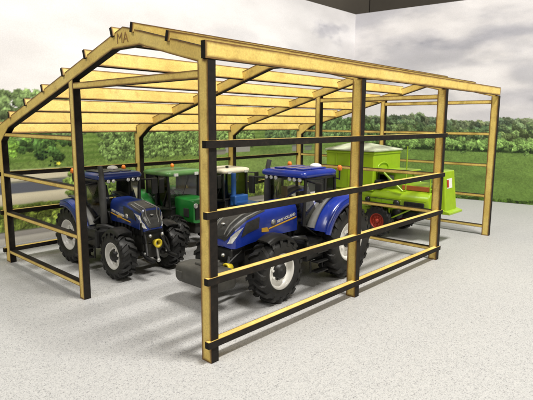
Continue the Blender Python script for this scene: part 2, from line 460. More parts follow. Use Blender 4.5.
def modern_tractor(label, loc, rz, paint, group, roof_z=3.06, wb=2.95, nose=.95, weight=False, name='model_tractor', roof=(.05, 1.62, .80), steer=0.0, sc=1.0, dome=True, roofdark=False, pto=(.02, .98), R=1.06, RF=.80, yr=.98, yf=.98, ww=(.66, .58), hw_=1.0, hz=0.0, text=.10):
    global K
    K = U * KM * sc
    t = thing(name, label, 'tractor', loc, rz, group)
    for s in (1, -1):
        wheel(t, 'rear_wheel', 0, s * yr, R, R, ww[0], R * .53, s, 'white', 20, lead=-1 if s > 0 else -1)
        wheel(t, 'front_wheel', wb, s * yf, RF, RF, ww[1], RF * .55, s, 'white', 17, rz=steer, hub_r=.42, lead=-1)
    xn = wb + nose
    # chassis
    c = MB()
    c.rbox(-.55, 1.2, -.36, .36, .75, 1.35, .06); c.rbox(1.1, wb + .35, -.27, .27, .72, 1.28, .05)
    c.box(wb - .45, wb + .5, -.2, .2, .55, .95)
    c.tube([(0, -.8 * yr, R), (0, .8 * yr, R)], .19, 14); c.rbox(-.3, .3, -.45, .45, .75, 1.4, .08)
    c.tube([(wb, -.75, RF), (wb, -.3, RF - .05), (wb, .3, RF - .05), (wb, .75, RF)], [.15, .12, .12, .15], 12)
    for s in (1, -1): c.tube([(wb + .05, s * .62, RF - .22), (wb + .05, s * .62, RF + .22)], .1, 10)
    c.build('chassis', 'iron', t, K)
    eng = MB(); eng.rbox(1.35, wb + .45, -.33, .33, 1.2, 1.62, .05)
    for i in range(9): eng.box(1.45 + i * .19, 1.53 + i * .19, -.37, .37, 1.22, 1.58)
    eng.tube([(1.5, .4, 1.1), (2.0, .46, 1.0), (2.6, .42, 1.1), (wb, .4, 1.3)], .035, 6)
    eng.tube([(1.5, -.4, 1.1), (2.0, -.46, 1.0), (2.6, -.42, 1.1), (wb, -.4, 1.3)], .035, 6)
    eng.build('engine', 'black', t, K)
    # bonnet
    hd = Hood([(1.50, .49, 1.50, 2.30), (1.7, .49, 1.50, 2.29), (2.3, .475, 1.50, 2.25), (wb, .455, 1.46, 2.19), (wb + .4, .44, 1.42, 2.12), (xn - .32, .42, 1.38, 2.02), (xn - .17, .395, 1.36, 1.93), (xn - .07, .35, 1.37, 1.80), (xn - .01, .28, 1.40, 1.66), (xn + .015, .16, 1.44, 1.55)], .42)
    hd.st = [(a, b * hw_, c + hz * .2, d + hz) for a, b, c, d in hd.st]
    hood = hd.body().build('bonnet', paint, t, K)
    def pl(fn, nm, mat, off=.014, par=hood, n=14, ease=1.0): return hd.patch(fn, off, n, n, ease=ease).build(nm, mat, par, K)
    xg = xn + .008
    pl(quad((wb - .28, -.40), (xg, -.66), (xg, .66), (wb - .28, .40)), 'grille', 'grille', .012, n=40, ease=2.6)
    for q in (-.30, -.1, .1, .30):  # ribs of the grille
        pl(quad((wb - .15, q - .030), (xn - .03, q * 1.5 - .03), (xn - .03, q * 1.5 + .03), (wb - .15, q + .030)), 'grille_rib', 'midgrey', .024, n=24, ease=2.4)
    for s in (1, -1):
        pl(quad((xn - .42, -s * .72), (xn - .07, -s * .72), (xn - .015, -s * .93), (xn - .09, -s * .96)), 'headlight', 'lamp', .022, ease=1.6)
        pl(quad((xn - .98, -s * .60), (xn - .52, -s * .64), (xn - .34, -s * .94), (xn - .92, -s * .91)), 'side_vent', 'grille', .014)
        pl(quad((xn - 1.22, -s * .94), (xn - 1.02, -s * .93), (xn - 1.02, -s * .975), (xn - 1.28, -s * .985)), 'bonnet_decal', 'gold', .012, n=8)
    # badge on the nose
    b = MB(); p = hd.S(xn - .16, 0, .03); b.sphere(p, .055, sc=(1, 1, .5)); b.build('nose_badge', 'silver', hood, K)
    for s in (1, -1):
        # maker's lettering, lying on the flat bonnet side and following its taper
        wA, wB = hd.sec(1.35)[0], hd.sec(2.5)[0]; ang = math.atan2(wB - wA, 1.15)
        tx = text_mb('NEW HOLLAND', text, .004, text * .03); ux = [v[0] for v in tx.v]; ln = max(ux) - min(ux); xs = 1.60; zl = 1.87 + hz; SL = .16
        if s > 0: mt2 = Matrix(((-1, 0, 0, xs + ln), (0, 0, 1, 0), (SL, 1, 0, zl - SL * ln * .5), (0, 0, 0, 1)))   # read from outside, left to right
        else: mt2 = Matrix(((1, 0, 0, xs), (0, 0, 1, 0), (-SL, 1, 0, zl + SL * ln * .5), (0, 0, 0, 1)))
        tx.move(mt2)
        def side_y(x, z):
            w, zb, zt = hd.sec(x); q = max(0, min(1, (z - zb) / (zt - zb))); cc = q ** (1 / .42); ss = math.sqrt(max(0, 1 - cc * cc)); return w * ss ** .42
        tx.v = [(x, s * (side_y(x, z) + .012 + dy), z) for x, dy, z in tx.v]
        tx.build('maker_lettering', 'white', hood, K)
        stp = MB(); rows = []
        for i in range(13):
            x = xs - .05 + (ln + .35) * i / 12; dz = SL * (xs + ln * .5 - x)
            rows.append([(x, s * (side_y(x, zl + z + dz) + o), zl + z + dz) for z, o in ((-.085, .0), (-.085, .012), (-.045, .012), (-.045, .0))])
        smooth_loft(stp, rows); stp.build('decal_stripe', 'gold', hood, K)
        bd = MB(); xb = xs + ln + .12; zb2 = zl - SL * (ln * .5 + .12) + .05; bd.lathe([(0, .085), (s * .02, .085), (s * .02, .001)], 20, c=(xb, s * side_y(xb, zb2), zb2)); bd.build('side_badge', 'silver', hood, K)
    # under-nose carrier, hooks, front linkage
    fl = MB(); fl.rbox(wb + .35, xn - .08, -.32, .32, .95, 1.36, .06)
    for s in (1, -1):
        fl.tube([(wb + .45, s * .34, .72), (xn + .20, s * .40, .62), (xn + .5, s * .40, .60)], .06, 8)
        fl.tube([(xn - .1, s * .25, 1.15), (xn + .15, s * .37, .68)], .05, 8)
        fl.tube([(wb + .5, s * .30, 1.25), (xn, s * .30, 1.0)], .04, 8)
    fl.build('front_linkage', 'black', t, K)
    hk = MB()
    for s in (1, -1):
        hk.sphere((xn + .06, s * .2, 1.22), .05); hk.sphere((xn + .05, s * .36, .72), .06)
        hk.tube([(xn + .02, s * .30, .95), (xn + .1, s * .33, .72)], .03, 8)
    hk.tube([(xn + .02, 0, 1.05), (xn + .12, 0, .62), (xn + .16, 0, .48)], .035, 8); hk.sphere((xn + .14, 0, .5), .06)
    hk.build('linkage_hook', 'silver', t, K)
    ca = MB(); ca.lathe([(0, .001), (0, .08), (.16, .13), (.19, .13), (.19, .08), (.10, .06)], 24, axis='x', c=(xn - .06, pto[0], pto[1])); ca.build('pto_guard', 'yellow', t, K)
    if weight:
        w = MB()
        pts = roundrect(.36, .82, .2)
        secs = []
        for z, f in ((.57, .90), (.61, .97), (.69, 1.0), (.86, 1.0), (.93, .97), (.98, .88), (1.0, .75)):
            secs.append([(xn + .46 + px * f, py * (f if f > .9 else f + .04), z) for px, py in pts])
        smooth_loft(w, secs); w.rbox(xn + .14, xn + .55, -.3, .3, .93, 1.06, .04); w.tube([(xn + .2, -.42, .62), (xn + .2, .42, .62)], .05, 8)
        for s in (1, -1): w.rbox(xn + .74, xn + .84, s * .55 - .12, s * .55 + .12, .66, .84, .02)
        wo = w.build('front_weight', 'weight', t, K)
    # front mudguards
    for s in (1, -1):
        f = MB(); fender_arc(f, wb, RF, RF + .08, s * (yf - .25), s * (yf + .2), math.radians(62), math.radians(142), .03)
        f.tube([(wb, s * (yf - .3), RF), (wb, s * (yf - .26), RF * 2)], .04, 6); f.build('front_mudguard', 'black', t, K)
    # cab
    zr = roof_z; x0, x1, hw = roof
    hb = .80
    cab = MB()
    cab.hull([(x, y, z) for x, y, z in [(.0, -.55, 1.3), (.0, .55, 1.3), (1.55, -.42, 1.35), (1.55, .42, 1.35), (.0, -.62, 1.62), (.0, .62, 1.62), (1.5, -.5, 1.75), (1.5, .5, 1.75)]], 0, .04)
    zt = zr - .2
    P = {'fl': ((1.42, hb * .80, 1.62), (1.40, hb * .86, zt)), 'ml': ((.72, hb, 1.40), (.66, hb * .98, zt)), 'rl': ((.02, hb * .86, 1.6), (.10, hb * .88, zt))}
    for a, b_ in P.values():
        for s in (1, -1): cab.tube([(a[0], s * a[1], a[2]), (b_[0], s * b_[1], b_[2])], .048, 8)
    for s in (1, -1):
        cab.tube([(1.42, s * .64, 1.66), (1.0, s * .80, 1.30), (.72, s * .80, 1.30), (.3, s * .74, 1.6), (.02, s * .69, 1.62)], .04, 8)
        cab.tube([(1.40, s * .69, zt - .02), (.66, s * .785, zt - .02), (.10, s * .70, zt - .02)], .045, 8)
    cab.tube([(1.40, -.69, zt - .02), (1.40, .69, zt - .02)], .045, 8); cab.tube([(.1, -.7, zt - .02), (.1, .7, zt - .02)], .045, 8)
    cab.tube([(1.45, .1, 1.75), (1.46, -.25, 2.1), (1.43, -.36, zt - .3)], .014, 6)     # wiper
    for s in (1, -1): cab.tube([(.78, s * .84, 1.5), (.80, s * .86, 2.2)], .018, 6)      # door handle rail
    cab.build('cab_frame', 'black', t, K)
    g = MB()
    def pane(p):
        c0 = sum((Vector(q) for q in p), Vector()) / len(p); n = (Vector(p[1]) - Vector(p[0])).cross(Vector(p[2]) - Vector(p[0])).normalized() * .008
        g.add([Vector(q) + n for q in p] + [Vector(q) - n for q in p], [(0, 1, 2, 3), (7, 6, 5, 4), (0, 4, 5, 1), (1, 5, 6, 2), (2, 6, 7, 3), (3, 7, 4, 0)])
    pane([(1.42, .62, 1.66), (1.42, -.62, 1.66), (1.40, -.66, zt - .04), (1.40, .66, zt - .04)])
    pane([(.02, .66, 1.66), (.02, -.66, 1.66), (.10, -.66, zt - .04), (.10, .66, zt - .04)])
    for s in (1, -1):
        pane([(1.40, s * .65, 1.66), (.74, s * .80, 1.42), (.67, s * .785, zt - .04), (1.38, s * .69, zt - .04)])
        pane([(.68, s * .79, 1.62), (.06, s * .69, 1.66), (.13, s * .70, zt - .04), (.63, s * .78, zt - .04)])
    g.build('window', 'glass', t, K)
    # interior
    st = MB(); st.rbox(.28, .78, -.25, .25, 1.62, 1.78, .05); st.hull([(.26, -.24, 1.72), (.26, .24, 1.72), (.42, -.24, 1.72), (.42, .24, 1.72), (.16, -.2, 2.38), (.16, .2, 2.38), (.28, -.2, 2.38), (.28, .2, 2.38)], 0, .03)
    st.build('seat', 'seat', t, K)
    sw = MB(); ring = [(1.02 + .19 * math.cos(a) * .75, .19 * math.sin(a), 2.02 + .19 * math.cos(a) * -.5) for a in [2 * PI * i / 20 for i in range(21)]]
    sw.tube(ring, .022, 6); sw.tube([(1.02, 0, 2.02), (1.22, 0, 1.7)], .03, 6); sw.hull([(1.1, -.2, 1.6), (1.1, .2, 1.6), (1.4, -.25, 1.6), (1.4, .25, 1.6), (1.22, -.18, 2.0), (1.22, .18, 2.0), (1.38, -.22, 2.05), (1.38, .22, 2.05)], 0, .03)
    sw.rbox(.4, 1.0, -.5, -.3, 1.75, 1.98, .04); sw.build('steering_console', 'darkgrey', t, K)
    if not roofdark:
        mo = MB(); mo.rbox(.86, .92, -.62, -.40, 2.28, 2.56, .02); mo.tube([(.85, -.55, 1.9), (.89, -.55, 2.3)], .02, 6); mo.build('cab_screen', 'tan', t, K)
    # roof
    rf = MB(); xm, hx = (x0 + x1) / 2, (x1 - x0) / 2
    secs = []
    for z, fx, fy in ((zr - .19, .92, .92), (zr - .175, .98, .98), (zr - .12, 1.0, 1.0), (zr - .075, .995, .99), (zr - .035, .955, .95), (zr - .01, .86, .86)):
        secs.append([(xm + px * fx + .0, py * fy, z + (.02 if z > zr - .1 else 0) * (1 - (px / hx) ** 2)) for px, py in roundrect(hx, hw, .14)])
    smooth_loft(rf, secs)
    roofo = rf.build('cab_roof', paint, t, K)
    rp = MB()
    for q in (-.38, 0, .38): rp.rbox(x0 + .22, x1 - .3, q - .15, q + .15, zr - .01, zr + .03, .025)
    rp.build('roof_panel', 'darkgrey' if roofdark else paint, roofo, K)
    if dome:
        d = MB(); d.sphere((x0 + .42, .30, zr + .05), .17, sc=(1, 1, .5)); d.build('antenna_dome', 'white', roofo, K)
    for s in (1, -1):
        for q in (.25, .42, .6):
            l = MB(); l.lathe([(0, .001), (0, .05), (.05, .06), (.06, .05), (.06, .001)], 14, axis='x', c=(x1 - .10, s * q, zr - .24)); l.build('work_light', 'lamp', roofo, K)
        bc = MB(); yb = s * (hw + .12)
        bc.tube([(x0 + .15, s * hw * .9, zr - .25), (x0 + .12, yb, zr - .3), (x0 + .12, yb, zr - .05)], .028, 8)
        bc.build('beacon_bracket', 'black', t, K)
        be = MB(); be.lathe([(0, .001), (0, .07), (.10, .065), (.14, .04), (.15, .001)], 16, axis='z', c=(x0 + .12, yb, zr - .05)); be.build('beacon', 'orange', t, K)
        mr = MB(); mr.tube([(x1 - .25, s * .72, zr - .28), (x1 - .1, s * 1.22, zr - .30)], .025, 8); mr.rbox(x1 - .14, x1 - .05, s * 1.22 - .11, s * 1.22 + .11, zr - .78, zr - .26, .03)
        mr.build('mirror', 'black', t, K)
    # rear mudguards
    for s in (1, -1):
        f = MB(); fender_arc(f, .02, R, R + .24, s * .62, s * (yr + .30), math.radians(20), math.radians(103), .05, 28)
        fo = f.build('rear_mudguard', paint, t, K)
        e = MB(); fender_arc(e, .02, R, R + .20, s * (yr + .25), s * (yr + .33), math.radians(18), math.radians(104), .03, 28); e.build('mudguard_edge', paint, fo, K)
        gsk = MB(); rows = []
        for i in range(13):
            a = math.radians(22 + 75 * i / 12); rows.append([(.02 + q * math.cos(a), y, R + q * math.sin(a)) for q, y in ((R + .27, s * .60), (R + .34, s * .60), (R + .36, s * .9), (R + .30, s * .92))])
        smooth_loft(gsk, rows); gsk.build('mudguard_strip', 'midgrey', fo, K)
    # steps, tank
    for s in (1, -1):
        k = MB(); k.rbox(.95, 1.75, s * .78 - .26, s * .78 + .26, .72, 1.30, .09)
        for i in range(3): k.rbox(1.02, 1.5, s * 1.1 - .12, s * 1.1 + .12, .42 + i * .27, .46 + i * .27, .01)
        k.tube([(1.0, s * 1.0, .4), (1.0, s * .95, 1.3)], .03, 6); k.tube([(1.52, s * 1.0, .4), (1.52, s * .95, 1.3)], .03, 6)
        k.tube([(1.6, s * .9, 1.3), (1.8, s * 1.0, 1.42), (2.1, s * .9, 1.45), (2.3, s * .62, 1.3)], .06, 8)
        k.build('fuel_tank', 'black', t, K)
    ex = MB(); ex.tube([(1.48, -.62, 1.4), (1.48, -.64, 2.5), (1.46, -.64, zr + .05), (1.40, -.64, zr + .22)], [.10, .10, .07, .07], 12); ex.build('exhaust_stack', 'darkgrey', t, K)
    # rear linkage
    rl = MB()
    for s in (1, -1): rl.tube([(-.4, s * .35, .7), (-1.1, s * .45, .6)], .06, 8); rl.tube([(-.45, s * .3, 1.5), (-.85, s * .42, .65)], .04, 8)
    rl.build('rear_linkage', 'black', t, K)
    K = U * KM
    return t

# ------------------------------------------------------------------ older tractors
def older_tractor(name, label, loc, rz, group, paint, roofmat, rim, roof, zr, wb, hood_dims, sc=1.0, pillar='black', boxy=True, beacon=False, column=False, stack='black'):
    global K
    K = U * KM * sc
    t = thing(name, label, 'tractor', loc, rz, group)
    R, RF = .88, .62
    for s in (1, -1):
        wheel(t, 'rear_wheel', 0, s * .80, R, R, .48, .50, s, rim, 20, lead=-1)
        wheel(t, 'front_wheel', wb, s * .78, RF, RF, .40, .36, s, rim, 16, hubmat=rim, lead=-1)
    c = MB(); c.rbox(-.5, 1.2, -.3, .3, .6, 1.2, .05); c.rbox(1.0, wb + .4, -.22, .22, .55, 1.15, .05); c.tube([(0, -.7, R), (0, .7, R)], .15, 12); c.tube([(wb, -.65, RF), (wb, .65, RF)], .11, 10)
    c.build('chassis', 'iron', t, K)
    xa, xb, w, zb, zt = hood_dims
    h = MB()
    secs = []
    for x, fz, fw in ((xa, 1, 1), (xa + .2, 1, 1), (xb - .25, .985, .97), (xb - .06, .97, .95), (xb, .93, .90)):
        secs.append([(x, py * fw, zb + (zt - zb) * fz * (pz / 2 + .5)) for py, pz in roundrect(w, 1.0, .16, 4)])
    smooth_loft(h, secs); ho = h.build('bonnet', paint, t, K)
    g = MB(); g.rbox(xb - .02, xb + .025, -w * .72, w * .72, zb + .12, zt - .2, .02)
    g.build('grille', 'black', ho, K)
    for s in (1, -1):
        l = MB(); l.lathe([(0, .001), (0, .09), (.03, .09), (.04, .07), (.04, .001)], 16, axis='x', c=(xb - .0, s * w * .66, zt - .24)); l.build('headlight', 'lamp', ho, K)
        sl = MB(); sl.rbox(xa + .5, xb - .2, s * w * .99 - .02, s * w * .99 + .02, zb + .2, zt - .35, .015); sl.build('side_grille', 'darkgrey', ho, K)
    e = MB(); e.rbox(xa, xb - .15, -w * .75, w * .75, 1.05, zb + .02, .04)
    e.tube([(xa + .5, w * .9, zb - .2), (xa + .9, w * 1.1, zb - .1), (xb - .3, w * .9, zb - .25)], .04, 8); e.build('engine', 'black', t, K)
    x0, x1, hw = roof
    ztop = zr - .16
    cab = MB()
    for s in (1, -1):
        for a, b_ in (((x1 - .12, .62, 1.35), (x1 - .16, hw * .86, ztop)), ((x0 + .75, .72, 1.3), (x0 + .75, hw * .92, ztop)), ((x0 + .1, .66, 1.4), (x0 + .14, hw * .86, ztop))):
            cab.tube([(a[0], s * a[1], a[2]), (b_[0], s * b_[1], b_[2])], .05, 8)
        cab.tube([(x1 - .12, s * .62, 1.38), (x0 + .75, s * .72, 1.32), (x0 + .1, s * .66, 1.42)], .05, 8)
        cab.tube([(x1 - .5, s * .70, 1.4), (x1 - .2, s * .68, 2.0)], .022, 6)
    cab.tube([(x1 - .12, -.62, 1.4), (x1 - .12, .62, 1.4)], .05, 8)
    cab.tube([(x1 - .15, -.2, 1.5), (x1 - .18, .25, ztop - .1)], .018, 6)
    cab.hull([(x, y, z) for x in (x0 + .1, x1 - .1) for y in (-.6, .6) for z in (1.0, 1.38)], 0, .04)
    cab.build('cab_frame', pillar, t, K)
    if pillar != 'black':
        cp = MB(); cp.hull([(xa - .05, -.5, 1.1), (xa - .05, .5, 1.1), (xa + .1, -.5, 1.1), (xa + .1, .5, 1.1), (xa - .05, -.4, 1.75), (xa - .05, .4, 1.75), (xa + .1, -.4, 1.7), (xa + .1, .4, 1.7)], 0, .03); cp.build('dashboard', 'black', t, K)
    gl = MB()
    def pane(p):
        n = (Vector(p[1]) - Vector(p[0])).cross(Vector(p[2]) - Vector(p[0])).normalized() * .008
        gl.add([Vector(q) + n for q in p] + [Vector(q) - n for q in p], [(0, 1, 2, 3), (7, 6, 5, 4), (0, 4, 5, 1), (1, 5, 6, 2), (2, 6, 7, 3), (3, 7, 4, 0)])
    pane([(x1 - .13, .6, 1.42), (x1 - .13, -.6, 1.42), (x1 - .17, -hw * .82, ztop - .02), (x1 - .17, hw * .82, ztop - .02)])
    for s in (1, -1): pane([(x1 - .15, s * .64, 1.42), (x0 + .14, s * .67, 1.45), (x0 + .17, s * hw * .87, ztop - .02), (x1 - .18, s * hw * .88, ztop - .02)])
    gl.build('window', 'glass', t, K)
    st = MB(); st.rbox(x0 + .2, x0 + .65, -.24, .24, 1.45, 1.62, .05); st.rbox(x0 + .18, x0 + .3, -.22, .22, 1.6, 2.1, .04)
    st.build('seat', 'seat', t, K)
    sw = MB(); ring = [(x1 - .5 + .2 * math.cos(a) * .75, .2 * math.sin(a), 1.85 - .1 * math.cos(a)) for a in [2 * PI * i / 20 for i in range(21)]]
    sw.tube(ring, .025, 6); sw.tube([(x1 - .5, 0, 1.85), (x1 - .3, 0, 1.4)], .03, 6); sw.build('steering_wheel', 'black', t, K)
    rf = MB(); xm, hx = (x0 + x1) / 2, (x1 - x0) / 2; secs = []
    for z, fx in ((zr - .18, .93), (zr - .15, .99), (zr - .08, 1), (zr - .03, .965), (zr, .86), (zr + .012, .6)):
        secs.append([(xm + px * fx, py * fx, z) for px, py in roundrect(hx, hw, .16)])
    smooth_loft(rf, secs); ro = rf.build('cab_roof', roofmat, t, K)
    for s in (1, -1):
        f = MB(); fender_arc(f, 0, R, R + .14, s * .52, s * 1.06, math.radians(15), math.radians(150), .04); f.build('rear_mudguard', paint, t, K)
        mr = MB(); mr.tube([(x1 - .2, s * hw * .9, zr - .2), (x1 + .05, s * (hw + .28), zr - .24)], .025, 6); mr.rbox(x1, x1 + .08, s * (hw + .28) - .1, s * (hw + .28) + .1, zr - .70, zr - .2, .03); mr.build('mirror', 'black', t, K)
        k = MB(); k.rbox(.75, 1.2, s * .62 - .15, s * .62 + .15, .5, 1.0, .05); k.build('step', 'black', t, K)
        wl = MB(); wl.rbox(x1 - .02, x1 + .04, s * .45 - .09, s * .45 + .09, zr - .19, zr - .08, .015); wl.build('work_light', 'lamp', ro, K)
    if beacon:
        be = MB(); be.lathe([(0, .001), (0, .07), (.11, .065), (.15, .04), (.16, .001)], 16, axis='z', c=(x0 + .35, .3, zr)); be.build('beacon', 'orange', ro, K)
    if column:
        cl = MB(); cl.tube([(x1 + .08, -.30, 1.2), (x1 + .08, -.30, 1.55), (x1 + .08, -.30, zr - .16)], [.15, .10, .10], 12); cl.rbox(x1 - .02, x1 + .3, -.42, .30, 1.2, 1.58, .05); cl.build('front_column', paint, t, K)
    if stack: ex = MB(); ex.tube([(xa + .28, -w * .82, zb), (xa + .28, -w * .9, zt + .2), (xa + .28, -w * .9, zr + .1)], [.09, .09, .06], 10); ex.build('exhaust_stack', stack, t, K)
    K = U * KM
    return t

# ------------------------------------------------------------------ combine harvester (local x forward, y left)
def combine(loc, rz):
    t = thing('model_combine', 'lime green combine harvester with off-white tank cover and red-hubbed rear wheels', 'harvester', loc, rz)
    for s in (1, -1):
        wheel(t, 'rear_wheel', 0, s * .98, .62, .62, .42, .29, s, 'red', 16, hubmat='red', lugh=.05, hub_r=.3)
        wheel(t, 'drive_wheel', 3.25, s * 1.05, .85, .85, .62, .45, s, 'red', 18, hubmat='red')
    ax = MB(); ax.tube([(0, -.9, .62), (0, 0, .72), (0, .9, .62)], [.1, .13, .1], 10); ax.rbox(-.15, .15, -.15, .15, .7, 1.2, .03); ax.tube([(3.25, -.9, .85), (3.25, .9, .85)], .17, 12)
    ax.rbox(2.7, 3.7, -.6, .6, .6, 1.2, .06); ax.tube([(.1, -.8, .75), (.25, 0, .78), (.1, .8, .75)], .05, 6)
    ax.build('axle', 'black', t, K)
    # side body, rounded along its top edge
    b = MB(); secs = []
    for x, zb, f in ((-2.0, 1.30, .96), (-1.93, 1.24, 1), (-.6, 1.12, 1), (.8, 1.05, 1), (2.6, 1.0, 1), (2.7, 1.05, .97)):
        zt = 1.86
        pr = [(-.95, zb), (.95, zb), (1.0, zb + .06), (1.02, zt - .35)] + [(1.02 - .30 + .30 * math.cos(a), zt - .30 + .30 * math.sin(a)) for a in [PI / 2 * i / 6 for i in range(7)]]
        pr += [(-y, z) for y, z in pr[::-1] if z > zb + .01]
        secs.append([(x, y * f, z) for y, z in pr])
    smooth_loft(b, secs); bo = b.build('body', 'lime', t, K)
    for s in (1, -1):
        v = MB(); v.rbox(-1.85, -1.05, s * 1.025 - .045, s * 1.025 + .045, 1.28, 1.50, .03)
        for i in range(5): v.box(-1.8 + i * .15, -1.73 + i * .15, s * 1.07 - .015, s * 1.07 + .015, 1.30, 1.48)
        v.build('side_vent', 'black', bo, K)
    sm = MB()
    for s in (1, -1):
        for x in (-1.0, -.1, .95, 1.75): sm.box(x - .009, x + .009, s * 1.0 - .03, s * 1.0 + .026, 1.16, 1.58)
        sm.box(-1.9, 2.55, s * 1.0 - .03, s * 1.0 + .024, 1.545, 1.56)
        for x in (-.9, .15, 1.1, 1.9):
            for z in (1.25, 1.48): sm.lathe([(s * .99, .03), (s * 1.035, .03), (s * 1.035, .001)], 8, c=(x, 0, z))
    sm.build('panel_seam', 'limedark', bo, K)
    for s in (1, -1):
        br = MB(); br.rbox(-.46, -.38, s * .98 - .03, s * .98 + .03, .70, 1.2, .01); br.rbox(.95, 1.03, s * .98 - .03, s * .98 + .03, .62, 1.2, .01)
        br.tube([(-.42, s * .98, .72), (-1.3, s * .98, 1.2)], .03, 6); br.tube([(.99, s * .98, .65), (.45, s * .98, 1.15)], .03, 6)
        br.hull([(x, s * y, z) for x, z in ((-.62, 1.22), (.62, 1.22), (.5, 1.32), (-.5, 1.32)) for y in (1.0, 1.22)], 0, .01)
        br.build('frame_bracket', 'lime', bo, K)
        pu = MB()
        for x, z, r in ((-.75, 1.38, .13), (.5, 1.42, .10)):
            pu.lathe([(s * 1.02, .001), (s * 1.02, r), (s * 1.05, r * .85), (s * 1.08, r), (s * 1.08, r * .3), (s * 1.1, .001)], 20, c=(x, 0, z))
        for k in (1, -1): pu.tube([(-.75, s * 1.05, 1.38 + k * .115), (.5, s * 1.05, 1.42 + k * .09)], .014, 5)
        pu.build('belt_drive', 'black', bo, K)
    pn = MB()
    for s in (1, -1):
        pn.rbox(.35, .75, s * 1.0 - .03, s * 1.0 + .03, .80, 1.10, .02); pn.rbox(1.3, 2.2, s * .95 - .04, s * .95 + .04, .75, 1.08, .02)
        pn.rbox(-.5, -.1, s * .85 - .04, s * .85 + .04, .92, 1.2, .02)
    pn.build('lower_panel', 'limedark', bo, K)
    un = MB(); un.rbox(-1.5, 2.5, -.7, .7, .78, 1.1, .05)
    for s in (1, -1):
        un.tube([(-.9, s * .8, .95), (-.2, s * .9, .8), (.9, s * .8, .85), (2.0, s * .85, .8)], .05, 6)
        un.lathe([(-.04, .001), (-.04, .22), (.04, .22), (.04, .001)], 20, c=(-.75, s * .93, .98)); un.lathe([(-.04, .001), (-.04, .16), (.04, .16), (.04, .001)], 20, c=(.55, s * .93, .98))
    un.build('drive_gear', 'black', t, K)
    # tall straw hood at the tail
    h = MB(); h.hull([(-2.52, y, 1.15) for y in (-.32, .66)] + [(-2.36, y, 2.68) for y in (-.27, .62)] + [(-2.0, y, 2.68) for y in (-.27, .62)] + [(-1.9, y, 1.35) for y in (-.32, .66)], 0, .04)
    ho = h.build('straw_hood', 'lime', t, K)
    def on_tail(z): return -2.52 + .16 * (z - 1.15) / 1.47
    for y0, y1, mat, nm in ((.02, .46, 'white', 'tail_sticker'), (.32, .46, 'red', 'sticker_stripe')):
        z0, z1 = (2.05, 2.40) if mat == 'white' else (2.09, 2.36); d = .012 if mat == 'white' else .02
        m = MB(); m.hull([(on_tail(z) - q, y, z) for z in (z0, z1) for y in (y0, y1) for q in (d, -.05)]); m.build(nm, mat, ho, K)
    lip = MB(); lip.hull([(-2.68, -.46, 1.12), (-2.68, .7, 1.12), (-2.0, -.46, 1.12), (-2.0, .7, 1.12), (-2.68, -.46, 1.20), (-2.68, .7, 1.20), (-2.0, -.46, 1.40), (-2.0, .7, 1.40)], 0, .02); lip.build('straw_deflector', 'lime', ho, K)
    # red stripe panel on the upper side behind the tank
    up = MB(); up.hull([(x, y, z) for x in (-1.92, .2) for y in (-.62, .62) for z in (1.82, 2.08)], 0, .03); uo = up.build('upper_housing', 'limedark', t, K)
    for s in (1, -1):
        rs = MB(); rs.rbox(-1.88, -.75, s * .63 - .03, s * .63 + .03, 1.88, 2.05, .01); rs.build('side_stripe', 'brick', uo, K)
    # grain tank
    tz0, tz1 = 1.75, 3.28; tx0, tx1, ty = .28, 2.52, 1.08
    g = MB(); g.hull([(x, y, z) for x in (tx0, tx1) for y in (-ty, ty) for z in (tz0, tz1)], 0, .03)
    go = g.build('grain_tank', 'lime', t, K)
    rb = MB()
    rb.box(tx0 - .02, tx1 + .02, ty - .02, ty + .03, tz1 - .10, tz1 - .06); rb.box(tx0 - .03, tx0 + .02, -ty, ty, tz1 - .10, tz1 - .06)
    for x in (tx0 + .5, tx0 + 1.12, tx0 + 1.72): rb.box(x - .015, x + .015, ty - .02, ty + .022, tz0 + .1, tz1 - .12)
    arc = [(tx0 - .015, .35 + .42 * math.cos(a), 2.62 + .22 * math.sin(a)) for a in [PI * i / 12 for i in range(13)]]
    rb.tube([(tx0 - .015, .77, 2.45)] + arc + [(tx0 - .015, -.07, 2.45)], .03, 6)
    rb.build('tank_rib', 'lime', go, K)
    ld = MB(); e = .05
    ld.add([(tx0 - e, -ty - e, tz1 + .005), (tx1 + e, -ty - e, tz1 + .005), (tx1 + e, ty + e, tz1 + .005), (tx0 - e, ty + e, tz1 + .005), (tx0 - e, -ty - e, tz1 + .05), (tx1 + e, -ty - e, tz1 + .05), (tx1 + e, ty + e, tz1 + .05), (tx0 - e, ty + e, tz1 + .05), (1.0, .15, tz1 + .30), (1.9, .15, tz1 + .30)],
           [(0, 1, 5, 4), (1, 2, 6, 5), (2, 3, 7, 6), (3, 0, 4, 7), (4, 5, 9, 8), (5, 6, 9), (6, 7, 8, 9), (7, 4, 8), (3, 2, 1, 0)])
    ld.build('tank_cover', 'lid', go, K)
    # engine deck with rail, post, brace
    ew = MB(); ew.rbox(-.42, .18, .70, .76, 2.2, 2.4, .01); ew.build('engine_grille', 'midgrey', t, K)
    lad = MB()
    for q in (.55, .85): lad.tube([(2.62, 1.05, 1.2), (2.62, 1.05, 1.2)], .01, 4) if False else lad.tube([(-1.96, q, 1.9), (-1.96, q, 2.6)], .02, 6)
    for z in (2.0, 2.2, 2.4): lad.tube([(-1.96, .55, z), (-1.96, .85, z)], .016, 6)
    lad.build('ladder', 'lime', t, K)
    dk = MB(); dk.rbox(-.75, .26, -.9, .9, 2.50, 2.56, .02); dk.rbox(-.5, .26, -.7, .7, 2.06, 2.50, .04); dk.build('engine_deck', 'lime', t, K)
    en = MB(); en.rbox(-.2, .24, .68, .76, 2.12, 2.42, .02); en.rbox(-.05, .27, .72, 1.0, 1.86, 2.2, .05); en.build('engine_cover', 'black', t, K)
    rl = MB(); rl.tube([(-1.0, .85, 1.85), (-1.0, .85, 3.55)], .022, 6)
